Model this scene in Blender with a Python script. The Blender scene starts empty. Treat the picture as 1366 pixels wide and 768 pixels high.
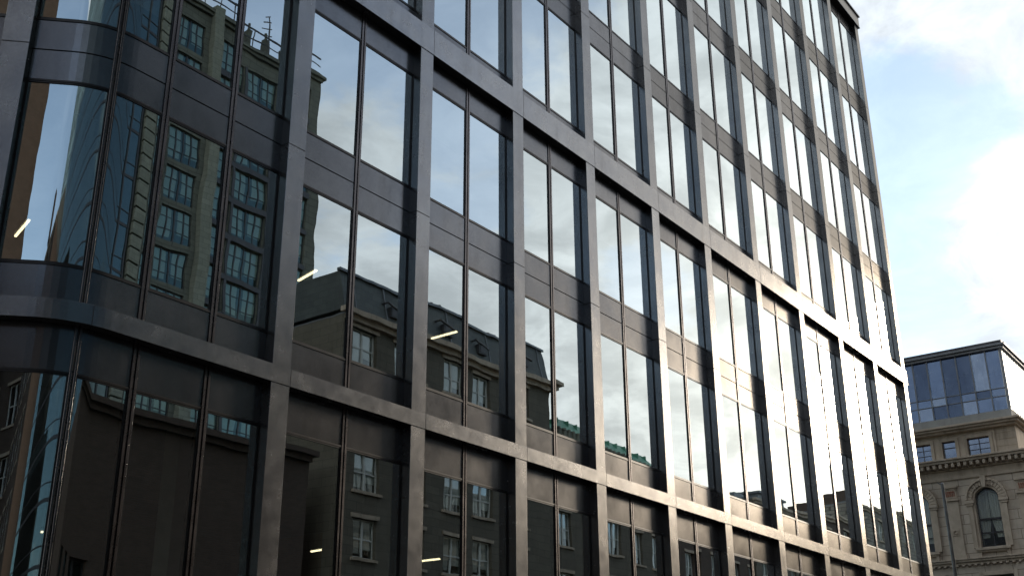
import bpy, bmesh, math, random
from mathutils import Vector, Matrix
random.seed(7)
SC = bpy.context.scene
COL = SC.collection
RAD = math.radians

# ------------------------------------------------------------------ camera
cam_d = bpy.data.cameras.new('camera')
cam = bpy.data.objects.new('camera', cam_d)
COL.objects.link(cam)
CAM = Vector((-10.660, -12.199, 1.6))
R_ = Vector((0.5912601, -0.80645934, -0.00590096))
U_ = Vector((-0.29505435, -0.2231188, 0.92906455))
F_ = Vector((0.7505694, 0.54757769, 0.36987058))
cam.matrix_world = Matrix(((R_.x, U_.x, -F_.x, CAM.x), (R_.y, U_.y, -F_.y, CAM.y),
                           (R_.z, U_.z, -F_.z, CAM.z), (0, 0, 0, 1)))
cam_d.sensor_width = 36.0
cam_d.lens = 40.36
cam_d.clip_end = 3000
SC.camera = cam

# ------------------------------------------------------------------ light and sky
SUN_AZ, SUN_EL = 106.0, 15.0        # azimuth from +Y towards +X
SKY_STRENGTH = 0.13
SUN_STRENGTH = 0.8
EXPOSURE = 1.15
SC.view_settings.view_transform = 'Standard'
SC.view_settings.look = 'None'
SC.view_settings.exposure = EXPOSURE
SC.view_settings.gamma = 1.0
SUN_DIR = Vector((math.sin(RAD(SUN_AZ)) * math.cos(RAD(SUN_EL)), math.cos(RAD(SUN_AZ)) * math.cos(RAD(SUN_EL)), math.sin(RAD(SUN_EL))))
sl = bpy.data.lights.new('sun', 'SUN')
sl.energy = SUN_STRENGTH
sl.angle = RAD(10.0)
sl.color = (1.0, 0.86, 0.68)
so = bpy.data.objects.new('sun', sl)
COL.objects.link(so)
so.location = (60, -20, 40)
so.rotation_euler = (-SUN_DIR).to_track_quat('-Z', 'Y').to_euler()


class N:
    """small node-tree helper"""
    def __init__(s, nt):
        s.nt = nt

    def new(s, t, **kw):
        n = s.nt.nodes.new(t)
        for k, v in kw.items():
            setattr(n, k, v)
        return n

    def link(s, a, b):
        s.nt.links.new(a, b)

    def put(s, sock, v):
        if isinstance(v, bpy.types.NodeSocket):
            s.link(v, sock)
        else:
            sock.default_value = v

    def math(s, op, a, b=None, c=None, clamp=False):
        n = s.new('ShaderNodeMath', operation=op, use_clamp=clamp)
        for i, v in enumerate((a, b, c)):
            if v is not None:
                s.put(n.inputs[i], v)
        return n.outputs[0]

    def vmath(s, op, a, b=None):
        n = s.new('ShaderNodeVectorMath', operation=op)
        s.put(n.inputs[0], a)
        if b is not None:
            s.put(n.inputs[1], b)
        return n

    def mix(s, f, a, b, mode='MIX'):
        n = s.new('ShaderNodeMix', data_type='RGBA', blend_type=mode)
        s.put(n.inputs['Factor'], f)
        s.put(n.inputs[6], a)
        s.put(n.inputs[7], b)
        return n.outputs[2]

    def noise(s, vec, scale, detail=4, rough=0.5, dist=0.0):
        n = s.new('ShaderNodeTexNoise')
        s.put(n.inputs['Vector'], vec)
        n.inputs['Scale'].default_value = scale
        n.inputs['Detail'].default_value = detail
        n.inputs['Roughness'].default_value = rough
        n.inputs['Distortion'].default_value = dist
        return n.outputs['Fac']

    def ramp(s, f, stops, interp='LINEAR'):
        n = s.new('ShaderNodeValToRGB')
        n.color_ramp.interpolation = interp
        e = n.color_ramp.elements
        while len(e) < len(stops):
            e.new(0.5)
        for i, (p, c) in enumerate(stops):
            e[i].position = p
            e[i].color = (c, c, c, 1) if not hasattr(c, '__len__') else (*c, 1)
        s.put(n.inputs[0], f)
        return n.outputs[0]

    def smooth(s, v, a, b):
        n = s.new('ShaderNodeMapRange', interpolation_type='SMOOTHSTEP')
        s.put(n.inputs['Value'], v)
        n.inputs['From Min'].default_value = a
        n.inputs['From Max'].default_value = b
        return n.outputs['Result']

    def scalev(s, vec, xyz):
        n = s.new('ShaderNodeMapping')
        s.put(n.inputs['Vector'], vec)
        n.inputs['Scale'].default_value = xyz
        return n.outputs[0]


world = bpy.data.worlds.new('World')
SC.world = world
world.use_nodes = True
wt = world.node_tree
wt.nodes.clear()
w = N(wt)
tc = w.new('ShaderNodeTexCoord')
dirv = w.vmath('NORMALIZE', tc.outputs['Generated']).outputs[0]
sky = w.new('ShaderNodeTexSky', sky_type='NISHITA')
sky.sun_disc = False
sky.sun_elevation = RAD(SUN_EL)
sky.sun_rotation = RAD(SUN_AZ)
sky.air_density = 1.0
sky.dust_density = 0.4
sky.ozone_density = 1.5
sep = w.new('ShaderNodeSeparateXYZ')
w.link(dirv, sep.inputs[0])
den = w.math('ADD', w.math('MAXIMUM', sep.outputs['Z'], 0.0), 0.18)
cx = w.math('DIVIDE', sep.outputs['X'], den)
cy = w.math('DIVIDE', sep.outputs['Y'], den)
comb = w.new('ShaderNodeCombineXYZ')
w.link(cx, comb.inputs[0])
w.link(cy, comb.inputs[1])
cp = comb.outputs[0]
big = w.noise(cp, 1.3, 9, 0.60, 0.2)
fine = w.noise(cp, 4.0, 10, 0.62, 0.35)
cover = w.math('ADD', w.math('MULTIPLY', big, 0.72), w.math('MULTIPLY', fine, 0.28))
cover = w.math('ADD', w.math('MULTIPLY', w.math('SUBTRACT', cover, 0.5), 2.0), 0.5)
sdot = w.vmath('DOT_PRODUCT', dirv, tuple(SUN_DIR)).outputs['Value']
# more cloud on the sun's side of the sky, less on the far side apart from the added banks below
cover = w.math('ADD', cover, w.math('MULTIPLY', sdot, 0.16))


def spot(az, el, rad, amt):
    """an opening (amt < 0) or a bank (amt > 0) of cloud around one compass direction"""
    global cover
    d = (math.sin(RAD(az)) * math.cos(RAD(el)), math.cos(RAD(az)) * math.cos(RAD(el)), math.sin(RAD(el)))
    k = w.vmath('DOT_PRODUCT', dirv, d).outputs['Value']
    m = w.smooth(k, math.cos(RAD(rad)), 1.0)
    cover = w.math('ADD', cover, w.math('MULTIPLY', m, amt))


spot(75.5, 27.0, 6.5, -0.24)
spot(71.5, 20, 6.0, -0.16)
spot(82, 28.0, 3.5, -0.12)
spot(81.0, 21.5, 6.5, 0.30)
spot(77, 33.5, 5.0, 0.07)
spot(119.5, 21, 3.5, -0.22)
spot(116, 15, 8.0, 0.12)
spot(126, 17, 9.0, 0.16)
spot(121, 28, 5.0, 0.08)
spot(133, 36, 12.0, -0.18)
spot(129, 27, 5.0, -0.20)
spot(285, 62, 38.0, 0.40)  # added high cloud, out of view, to light the stone building's front
spot(276, 44, 50.0, 1.1)  # added western bank, out of view: extra fill for the stone building
spot(240, 27, 14.0, -1.2)
spot(240, 45, 18.0, 0.2)
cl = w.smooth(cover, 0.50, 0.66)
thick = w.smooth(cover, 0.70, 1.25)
glow = w.math('POWER', w.math('MAXIMUM', sdot, 0.0), 26.0)
glow2 = w.math('POWER', w.math('MAXIMUM', sdot, 0.0), 3.0)
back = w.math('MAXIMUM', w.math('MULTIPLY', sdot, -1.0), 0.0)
lum = w.math('ADD', w.math('ADD', 0.33, w.math('MULTIPLY', glow2, 0.28)), w.math('MULTIPLY', glow, 0.55))
lum = w.math('ADD', lum, w.math('MULTIPLY', back, 1.2))  # clouds opposite the sun raised in brightness to strengthen that fill
lum = w.math('MULTIPLY', lum, w.math('SUBTRACT', 1.0, w.math('MULTIPLY', thick, 0.25)))
body = w.smooth(w.noise(cp, 5.5, 9, 0.62, 0.5), 0.32, 0.68)
lum = w.math('MULTIPLY', lum, w.math('ADD', 0.74, w.math('MULTIPLY', body, 0.40)))
ccol = w.mix(glow, (0.90, 0.97, 1.03, 1), (1.06, 0.99, 0.88, 1))
cloud_rgb = w.vmath('SCALE', ccol)
w.link(lum, cloud_rgb.inputs['Scale'])
bgs = w.new('ShaderNodeBackground')
w.link(sky.outputs[0], bgs.inputs['Color'])
bgs.inputs['Strength'].default_value = SKY_STRENGTH
bgc = w.new('ShaderNodeBackground')
w.link(cloud_rgb.outputs[0], bgc.inputs['Color'])
bgc.inputs['Strength'].default_value = 1.0
mx = w.new('ShaderNodeMixShader')
veil = w.math('ADD', 0.12, w.math('MULTIPLY', glow2, 0.35))
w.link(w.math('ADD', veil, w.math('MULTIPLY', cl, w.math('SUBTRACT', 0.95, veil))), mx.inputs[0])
w.link(bgs.outputs[0], mx.inputs[1])
w.link(bgc.outputs[0], mx.inputs[2])
wo = w.new('ShaderNodeOutputWorld')
w.link(mx.outputs[0], wo.inputs['Surface'])

cyc = SC.cycles
cyc.max_bounces = 8
cyc.glossy_bounces = 5
cyc.transparent_max_bounces = 12
cyc.diffuse_bounces = 3
cyc.sample_clamp_indirect = 6
cyc.use_denoising = True
cyc.caustics_reflective = False


# ------------------------------------------------------------------ materials
def material(name):
    m = bpy.data.materials.new(name)
    m.use_nodes = True
    nt = m.node_tree
    nt.nodes.clear()
    n = N(nt)
    out = n.new('ShaderNodeOutputMaterial')
    return m, n, out


def bump(n, height, strength, dist=0.01):
    b = n.new('ShaderNodeBump')
    b.inputs['Strength'].default_value = strength
    b.inputs['Distance'].default_value = dist
    n.link(height, b.inputs['Height'])
    return b.outputs[0]


def principled(name, c1, c2, rough=0.5, metal=0.0, scale=3.0, spec=0.5, ior=1.5, edge=None, bump_s=0.0, bump_scale=60, stretch=(1, 1, 1),
               grime=0.0, rough_var=0.08, coat=0.0, mottle=0.0):
    m, n, out = material(name)
    g = n.new('ShaderNodeNewGeometry')
    pos = n.scalev(g.outputs['Position'], stretch)
    f = n.noise(pos, scale, 5, 0.6)
    col = n.mix(n.smooth(f, 0.3, 0.7), (*c1, 1), (*c2, 1))
    if grime:
        st = n.noise(n.scalev(g.outputs['Position'], (2.2, 2.2, 0.25)), 1.6, 5, 0.65)
        col = n.mix(n.math('MULTIPLY', n.smooth(st, 0.48, 0.75), grime), col, (c1[0] * .35, c1[1] * .33, c1[2] * .3, 1))
    if mottle:
        mt = n.noise(g.outputs['Position'], 26, 6, 0.75)
        col = n.mix(mottle, col, n.mix(n.smooth(mt, 0.3, 0.7), (c1[0] * .45, c1[1] * .45, c1[2] * .46, 1), (c2[0] * 1.6, c2[1] * 1.6, c2[2] * 1.55, 1)))
        oi = n.new('ShaderNodeObjectInfo')
        tone = n.math('ADD', 0.86, n.math('MULTIPLY', oi.outputs['Random'], 0.28))
        vs = n.vmath('SCALE', col)
        n.link(tone, vs.inputs['Scale'])
        col = vs.outputs[0]
    p = n.new('ShaderNodeBsdfPrincipled')
    n.link(col, p.inputs['Base Color'])
    p.inputs['Metallic'].default_value = metal
    p.inputs['Specular IOR Level'].default_value = spec
    p.inputs['Coat Weight'].default_value = coat
    p.inputs['IOR'].default_value = ior
    if edge:
        p.inputs['Specular Tint'].default_value = (*edge, 1)
    f2 = n.noise(pos, scale * 2.3, 4, 0.6)
    n.link(n.math('ADD', rough - rough_var, n.math('MULTIPLY', f2, rough_var * 2)), p.inputs['Roughness'])
    if bump_s:
        n.link(bump(n, n.noise(pos, bump_scale, 3, 0.6), bump_s), p.inputs['Normal'])
    n.link(p.outputs[0], out.inputs[0])
    return m


def facade_glass(name, base_refl, tint, trans, warp=0.0015):
    """coated facade glass: a sharp mirror over a tinted see-through pane, faintly out of flat"""
    m, n, out = material(name)
    g = n.new('ShaderNodeNewGeometry')
    oi = n.new('ShaderNodeObjectInfo')
    shift = n.vmath('SCALE', oi.outputs['Random'])
    sh = n.new('ShaderNodeVectorMath', operation='ADD')
    n.link(g.outputs['Position'], sh.inputs[0])
    cmb = n.new('ShaderNodeCombineXYZ')
    n.link(n.math('MULTIPLY', oi.outputs['Random'], 37.0), cmb.inputs[0])
    n.link(cmb.outputs[0], sh.inputs[1])
    h = n.noise(sh.outputs[0], 0.9, 2, 0.4)
    b = n.new('ShaderNodeBump')
    b.inputs['Strength'].default_value = 1.0
    b.inputs['Distance'].default_value = warp
    n.link(h, b.inputs['Height'])
    gl = n.new('ShaderNodeBsdfGlossy')
    gl.inputs['Roughness'].default_value = 0.0
    gl.inputs['Color'].default_value = (*tint, 1)
    wn_ = n.new('ShaderNodeTexWhiteNoise', noise_dimensions='1D')
    n.link(oi.outputs['Random'], wn_.inputs['W'])
    off = n.vmath('SUBTRACT', wn_.outputs['Color'], (0.5, 0.5, 0.5)).outputs[0]
    sc_ = n.vmath('SCALE', off)
    sc_.inputs['Scale'].default_value = 0.010
    tilt = n.vmath('NORMALIZE', n.vmath('ADD', b.outputs[0], sc_.outputs[0]).outputs[0]).outputs[0]
    n.link(tilt, gl.inputs['Normal'])
    tr = n.new('ShaderNodeBsdfTransparent')
    tr.inputs['Color'].default_value = (*trans, 1)
    lw = n.new('ShaderNodeLayerWeight')
    lw.inputs['Blend'].default_value = 0.5
    # facing output at blend .5 is 1 - cos
    f5 = n.math('POWER', lw.outputs['Facing'], 4.0)
    fac = n.math('ADD', base_refl, n.math('MULTIPLY', f5, 1.0 - base_refl), clamp=True)
    ms = n.new('ShaderNodeMixShader')
    n.link(fac, ms.inputs[0])
    n.link(tr.outputs[0], ms.inputs[1])
    n.link(gl.outputs[0], ms.inputs[2])
    n.link(ms.outputs[0], out.inputs[0])
    nt = m.node_tree
    nt.nodes.remove(shift.inputs[0].node)
    return m


def emitter(name, col, s):
    m, n, out = material(name)
    e = n.new('ShaderNodeEmission')
    e.inputs[0].default_value = (*col, 1)
    e.inputs[1].default_value = s
    n.link(e.outputs[0], out.inputs[0])
    return m


def coursed(name, c1, c2, mortar, bw, bh, rough=0.8, mort=0.012, axis='yz', bmp=0.4, grime=0.25):
    """brick or ashlar courses"""
    m, n, out = material(name)
    g = n.new('ShaderNodeNewGeometry')
    s = n.new('ShaderNodeSeparateXYZ')
    n.link(g.outputs['Position'], s.inputs[0])
    cb = n.new('ShaderNodeCombineXYZ')
    if axis == 'yz':
        n.link(n.math('ADD', s.outputs['Y'], s.outputs['X']), cb.inputs[0])
    else:
        n.link(n.math('ADD', s.outputs['X'], s.outputs['Y']), cb.inputs[0])
    n.link(s.outputs['Z'], cb.inputs[1])
    bt = n.new('ShaderNodeTexBrick')
    n.link(cb.outputs[0], bt.inputs['Vector'])
    bt.inputs['Scale'].default_value = 1.0
    bt.inputs['Mortar Size'].default_value = mort
    bt.inputs['Brick Width'].default_value = bw
    bt.inputs['Row Height'].default_value = bh
    bt.inputs['Color1'].default_value = (*c1, 1)
    bt.inputs['Color2'].default_value = (*c2, 1)
    bt.inputs['Mortar'].default_value = (*mortar, 1)
    nf = n.noise(g.outputs['Position'], 2.2, 7, 0.7)
    col = n.mix(n.math('MULTIPLY', n.smooth(nf, 0.35, 0.75), 0.45), bt.outputs['Color'], (c1[0] * .55, c1[1] * .52, c1[2] * .5, 1))
    st = n.noise(n.scalev(g.outputs['Position'], (2.6, 2.6, 0.3)), 1.5, 6, 0.7)
    col = n.mix(n.math('MULTIPLY', n.smooth(st, 0.5, 0.75), grime), col, (0.06, 0.052, 0.045, 1))
    p = n.new('ShaderNodeBsdfPrincipled')
    n.link(col, p.inputs['Base Color'])
    p.inputs['Roughness'].default_value = rough
    hh = n.math('ADD', n.math('MULTIPLY', bt.outputs['Fac'], -1.0), n.math('MULTIPLY', n.noise(g.outputs['Position'], 30, 5, 0.7), 0.5))
    n.link(bump(n, hh, bmp, 0.012), p.inputs['Normal'])
    n.link(p.outputs[0], out.inputs[0])
    return m


M = {}
M['bronze'] = principled('bronze_cladding', (0.195, 0.196, 0.208), (0.250, 0.248, 0.252), ior=1.5, rough=0.25, metal=0.92, edge=(0.62, 0.58, 0.52), scale=1.4, spec=0.5, bump_s=0.07, bump_scale=260, rough_var=0.09, grime=0.30, mottle=0.18)
M['bronze_panel'] = principled('bronze_panel', (0.128, 0.129, 0.138), (0.165, 0.163, 0.168), ior=1.5, rough=0.23, metal=0.92, edge=(0.62, 0.58, 0.52), scale=0.9, spec=0.5, bump_s=0.03, bump_scale=40, rough_var=0.07, grime=0.25, mottle=0.2)
M['mullion'] = principled('mullion_metal', (0.100, 0.088, 0.088), (0.135, 0.120, 0.118), rough=0.28, metal=0.9, scale=2, spec=0.5)
M['frame'] = principled('window_frame_metal', (0.018, 0.017, 0.018), (0.028, 0.025, 0.026), rough=0.35, metal=0.4, scale=2, spec=0.5)
M['joint'] = principled('joint_sealant', (0.012, 0.011, 0.011), (0.018, 0.016, 0.016), rough=0.8)
M['glass'] = facade_glass('facade_glass', 0.47, (0.92, 0.98, 0.97), (0.42, 0.47, 0.45))
M['far_glass'] = facade_glass('street_window_glass', 0.26, (0.85, 0.95, 1.0), (0.85, 0.88, 0.86), 0.002)
M['blue_glass'] = facade_glass('blue_penthouse_glass', 0.62, (0.48, 0.66, 1.0), (0.30, 0.36, 0.46), 0.002)
M['ceiling'] = principled('office_ceiling', (0.20, 0.20, 0.19), (0.25, 0.245, 0.23), rough=0.9)
M['plaster'] = principled('white_plaster', (0.62, 0.60, 0.53), (0.70, 0.68, 0.60), rough=0.8)
M['inner_wall'] = principled('office_wall', (0.14, 0.12, 0.10), (0.22, 0.19, 0.15), rough=0.9, scale=0.35)
M['timber'] = principled('timber_panel', (0.16, 0.055, 0.03), (0.22, 0.08, 0.04), rough=0.6, scale=1.5)
M['tube'] = emitter('lamp_tube', (1.0, 0.80, 0.50), 3.0)
M['tube_case'] = principled('lamp_case', (0.05, 0.05, 0.05), (0.07, 0.07, 0.07), rough=0.5)
M['ashlar'] = coursed('ashlar_limestone', (0.50, 0.42, 0.335), (0.56, 0.475, 0.385), (0.18, 0.14, 0.105), 1.15, 0.42, 0.85, 0.012)
M['stone'] = principled('carved_limestone', (0.43, 0.35, 0.27), (0.54, 0.445, 0.35), rough=0.85, metal=0, scale=2.4, spec=0.3, bump_s=0.35, bump_scale=24, grime=0.55)
M['stone_red'] = principled('terracotta_panel', (0.30, 0.13, 0.085), (0.38, 0.20, 0.14), rough=0.85, metal=0, scale=6, spec=0.3, bump_s=0.3, bump_scale=24)
M['pale_stone'] = coursed('portland_stone', (0.20, 0.21, 0.17), (0.26, 0.265, 0.215), (0.12, 0.12, 0.10), 0.9, 0.45, 0.85, 0.02, 'xz')
M['tower_stone'] = coursed('tower_limestone', (0.12, 0.125, 0.105), (0.155, 0.16, 0.13), (0.05, 0.05, 0.042), 1.4, 0.54, 0.85, 0.03, 'xz')
M['tower_glass'] = facade_glass('tower_window_glass', 0.13, (0.62, 0.92, 0.92), (0.5, 0.58, 0.56), 0.004)
M['tan_stone'] = coursed('tan_stone', (0.135, 0.118, 0.09), (0.17, 0.15, 0.115), (0.075, 0.066, 0.052), 1.0, 0.36, 0.85, 0.014, 'xz')
M['brick'] = coursed('brown_brick', (0.085, 0.055, 0.040), (0.12, 0.075, 0.055), (0.09, 0.08, 0.07), 0.23, 0.075, 0.9, 0.012, 'xz')
M['grey_brick'] = coursed('grey_brick', (0.22, 0.20, 0.17), (0.34, 0.31, 0.26), (0.10, 0.09, 0.08), 0.9, 0.30, 0.9, 0.03, 'xz')
M['slate'] = coursed('slate_roof', (0.075, 0.085, 0.085), (0.10, 0.115, 0.11), (0.04, 0.045, 0.045), 0.5, 0.30, 0.6, 0.01, 'xz')
M['copper'] = principled('green_copper_roof', (0.09, 0.26, 0.18), (0.14, 0.34, 0.24), rough=0.6, metal=0, scale=1.2, spec=0.4, grime=0.3)
M['cap'] = principled('grey_roof_metal', (0.16, 0.17, 0.18), (0.21, 0.22, 0.24), rough=0.45, metal=0.4, scale=2)
M['dark_cap'] = principled('dark_roof_metal', (0.05, 0.05, 0.055), (0.075, 0.072, 0.078), rough=0.45, metal=0.4, scale=2)
M['louvre'] = principled('dull_louvre_paint', (0.09, 0.10, 0.095), (0.12, 0.13, 0.12), rough=0.6)
M['white_fin'] = principled('white_fin_metal', (0.70, 0.70, 0.68), (0.78, 0.78, 0.76), rough=0.35, metal=0, scale=2)
M['white_paint'] = principled('white_window_paint', (0.62, 0.62, 0.58), (0.70, 0.70, 0.66), rough=0.5, metal=0, scale=3)
M['office_blind'] = principled('office_blind', (0.34, 0.34, 0.32), (0.38, 0.38, 0.36), rough=0.9)
M['curtain'] = principled('net_curtain', (0.68, 0.68, 0.62), (0.80, 0.80, 0.74), rough=0.9, metal=0, scale=5, stretch=(1, 6, 0.4))
M['concrete'] = principled('concrete', (0.30, 0.29, 0.27), (0.37, 0.36, 0.34), rough=0.8, metal=0, scale=1.5, spec=0.3, bump_s=0.2, bump_scale=20, grime=0.3)
M['asphalt'] = principled('asphalt', (0.040, 0.040, 0.042), (0.060, 0.060, 0.060), rough=0.85, metal=0, scale=0.6, spec=0.4, bump_s=0.5, bump_scale=80)
M['paving'] = coursed('paving_slabs', (0.15, 0.145, 0.135), (0.19, 0.18, 0.17), (0.07, 0.07, 0.065), 0.9, 0.6, 0.8, 0.012, 'xz')
M['paint'] = principled('road_paint', (0.70, 0.70, 0.68), (0.80, 0.80, 0.78), rough=0.7, metal=0, scale=5)
M['pole_metal'] = principled('galvanised_pole', (0.10, 0.10, 0.10), (0.16, 0.16, 0.16), rough=0.35, metal=0.7, scale=3)
M['blue_glass_pale'] = facade_glass('blue_penthouse_glass_pale', 0.80, (0.58, 0.74, 1.0), (0.30, 0.36, 0.46), 0.003)
M['blue_glass_deep'] = facade_glass('blue_penthouse_glass_deep', 0.40, (0.40, 0.55, 0.85), (0.20, 0.24, 0.32), 0.003)
M['dark_glass'] = facade_glass('dark_tower_glass', 0.22, (0.55, 0.75, 0.78), (0.2, 0.24, 0.23), 0.003)


# ------------------------------------------------------------------ mesh helpers
class MB:
    def __init__(s):
        s.v = []
        s.f = []
        s.m = []

    def poly(s, pts, faces, mi=0):
        o = len(s.v)
        s.v += [tuple(p) for p in pts]
        for f in faces:
            s.f.append([o + i for i in f])
            s.m.append(mi)

    def box(s, x0, x1, y0, y1, z0, z1, mi=0):
        s.poly([(x0, y0, z0), (x1, y0, z0), (x1, y1, z0), (x0, y1, z0), (x0, y0, z1), (x1, y0, z1), (x1, y1, z1), (x0, y1, z1)],
               [(3, 2, 1, 0), (4, 5, 6, 7), (0, 1, 5, 4), (1, 2, 6, 5), (2, 3, 7, 6), (3, 0, 4, 7)], mi)

    def sweep(s, ring_list, mi=0, cap=True):
        """rings (same point count) joined into a closed tube"""
        o = len(s.v)
        k = len(ring_list[0])
        for r in ring_list:
            s.v += [tuple(p) for p in r]
        for i in range(len(ring_list) - 1):
            for j in range(k):
                a = o + i * k + j
                b = o + i * k + (j + 1) % k
                s.f.append([a, b, b + k, a + k])
                s.m.append(mi)
        if cap:
            s.f.append([o + j for j in range(k)][::-1])
            s.m.append(mi)
            s.f.append([o + (len(ring_list) - 1) * k + j for j in range(k)])
            s.m.append(mi)

    def cyl(s, p0, p1, r0, r1=None, n=12, mi=0):
        r1 = r0 if r1 is None else r1
        p0 = Vector(p0)
        p1 = Vector(p1)
        q = (p1 - p0).normalized().to_track_quat('Z', 'Y')
        rings = []
        for p, r in ((p0, r0), (p1, r1)):
            rings.append([p + q @ Vector((r * math.cos(2 * math.pi * i / n), r * math.sin(2 * math.pi * i / n), 0)) for i in range(n)])
        s.sweep(rings, mi)

    def build(s, name, mats, parent=None, bevel=0.0, smooth=False):
        me = bpy.data.meshes.new(name)
        me.from_pydata(s.v, [], s.f)
        if not isinstance(mats, (list, tuple)):
            mats = [mats]
        for m in mats:
            me.materials.append(m)
        me.polygons.foreach_set('material_index', s.m)
        bm = bmesh.new()
        bm.from_mesh(me)
        bmesh.ops.recalc_face_normals(bm, faces=bm.faces)
        if bevel:
            ed = [e for e in bm.edges if len(e.link_faces) == 2 and e.calc_face_angle(0) > 0.6]
            bmesh.ops.bevel(bm, geom=ed, offset=bevel, segments=1, affect='EDGES', clamp_overlap=True)
        bm.to_mesh(me)
        bm.free()
        if smooth:
            me.polygons.foreach_set('use_smooth', [True] * len(me.polygons))
        o = bpy.data.objects.new(name, me)
        COL.objects.link(o)
        if parent:
            o.parent = parent
        return o


def thing(name, label, cat, loc=(0, 0, 0), group=None):
    o = bpy.data.objects.new(name, None)
    COL.objects.link(o)
    o.location = loc
    o['label'] = label
    o['category'] = cat
    if group:
        o['group'] = group
    return o


def tag(o, label, cat, group=None):
    o['label'] = label
    o['category'] = cat
    if group:
        o['group'] = group
    return o


def structure(o):
    o['kind'] = 'structure'
    return o


# ================================================================== the office building
# the front runs along +X at y = 0, then turns the corner in an arc and leaves at 45 degrees
AX, AR, ANG = -2.60, 1.3, math.pi / 4
ALEN = AR * ANG


def P(s, d, z):
    """s along the front (negative = round the corner), d inwards, z up"""
    if s >= AX:
        return (s, d, z)
    t = (AX - s) / AR
    if t <= ANG:
        return (AX - (AR - d) * math.sin(t), AR - (AR - d) * math.cos(t), z)
    e = (AX - s) - ALEN
    px, py = AX - (AR - d) * math.sin(ANG), AR - (AR - d) * math.cos(ANG)
    return (px - math.cos(ANG) * e, py + math.sin(ANG) * e, z)


def stations(s0, s1, step=0.09):
    pts = {s0, s1}
    a, b = AX - ALEN, AX
    for q in (a, b):
        if s0 < q < s1:
            pts.add(q)
    lo, hi = max(s0, a), min(s1, b)
    if hi > lo:
        n = max(1, int((hi - lo) / step))
        for i in range(1, n):
            pts.add(lo + (hi - lo) * i / n)
    return sorted(pts)


def pbox(mb, s0, s1, d0, d1, z0, z1, mi=0):
    rings = [[P(s, d0, z0), P(s, d1, z0), P(s, d1, z1), P(s, d0, z1)] for s in stations(s0, s1)]
    mb.sweep(rings, mi)


def pprofile(mb, s0, s1, prof, mi=0):
    """sweep a (d, z) outline along the front"""
    rings = [[P(s, d, z) for d, z in prof] for s in stations(s0, s1)]
    mb.sweep(rings, mi)


CW = 0.36
COLX = [0.140, 3.214, 6.136, 8.927, 11.879, 14.664, 17.758, 20.815, 24.004, 27.157, 30.306]
LCOL = [-4.50, -7.58, -10.68, -13.78]          # pilasters of the return front (left edges along s)
ENDX = COLX[-1] + CW
SEND = LCOL[-1]
GD = 0.19                                       # depth of the glass plane
B1 = (6.513, 6.780)
B2 = (13.817, 14.374)
B3 = (29.375, 30.0)

office = thing('office_building', 'dark bronze office block of tall paired windows with a rounded left corner', 'building')

# bands
def band(z0, z1, proud, right):
    mb = MB()
    pprofile(mb, SEND - 0.2, right, [(-proud, z0), (0.16, z0), (0.16, z0 + 0.006), (0.42, z0 + 0.006), (0.42, z1), (-proud, z1)])
    o = mb.build('band', M['bronze'], office, bevel=0.006)
    jm = MB()
    edges = sorted([c + CW for c in COLX[:-1]] + [c + CW for c in LCOL] + [AX - 0.25])
    for e in edges:
        pbox(jm, e - 0.0035, e + 0.0035, -proud - 0.0015, 0.02, z0 + 0.004, z1 - 0.004)
    jm.build('joint', M['joint'], o)


band(*B1, 0.012, ENDX + 0.02)
band(*B2, 0.012, ENDX + 0.10)

# pilasters
def pilaster(s0, z0, z1, joints):
    mb = MB()
    zs = [z0] + joints + [z1]
    for a, b in zip(zs[:-1], zs[1:]):
        m2 = MB()
        pbox(mb, s0, s0 + CW, 0, 0.40, a + (0.0045 if a != z0 else 0), b - (0.0045 if b != z1 else 0))
    if joints:
        for j in joints:
            pbox(mb, s0 + 0.006, s0 + CW - 0.006, 0.006, 0.39, j - 0.006, j + 0.006, 1)
    return mb.build('pilaster', [M['bronze'], M['joint']], office, bevel=0.004)


for c in COLX + LCOL:
    pilaster(c, 0.0, B1[0] + 0.003, [3.3])
    pilaster(c, B1[1] - 0.003, B2[0] + 0.003, [10.41])
    pilaster(c, B2[1] - 0.003, B3[0] + 0.003, [17.85, 21.6, 25.4])

# tiers: (bottom, top, [(z0, z1, kind)...])
TIERS = [
    (0.0, B1[0], [(0.0, 0.45, 'plinth'), (0.45, 5.90, 'win'), (5.90, B1[0], 'panel')]),
    (B1[1], B2[0], [(B1[1], 7.30, 'panel'), (7.30, 9.95, 'win'), (9.95, 10.91, 'double'), (10.91, 13.27, 'win'), (13.27, B2[0], 'panel')]),
    (B2[1], B3[0], [(B2[1], 14.69, 'panel'), (14.69, 17.38, 'win'), (17.38, 18.30, 'double'), (18.30, 21.13, 'win'), (21.13, 22.05, 'double'),
                    (22.05, 24.95, 'win'), (24.95, 25.87, 'double'), (25.87, 28.85, 'win'), (28.85, B3[0], 'panel')]),
]
MW = 0.052          # half width of a mullion


def mullion(s, z0, z1):
    mb = MB()
    # two flat fins with a dark slot between, on a back plate
    for a, b in ((-MW, -MW + 0.036), (MW - 0.036, MW)):
        pbox(mb, s + a, s + b, 0.160, 0.30, z0, z1, 0)
    pbox(mb, s - MW + 0.036, s + MW - 0.036, 0.192, 0.28, z0, z1, 1)
    pbox(mb, s - 0.006, s + 0.006, 0.172, 0.192, z0, z1, 0)
    return mb.build('mullion', [M['mullion'], M['joint']], office, bevel=0.002)


brnd = random.Random(21)


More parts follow.
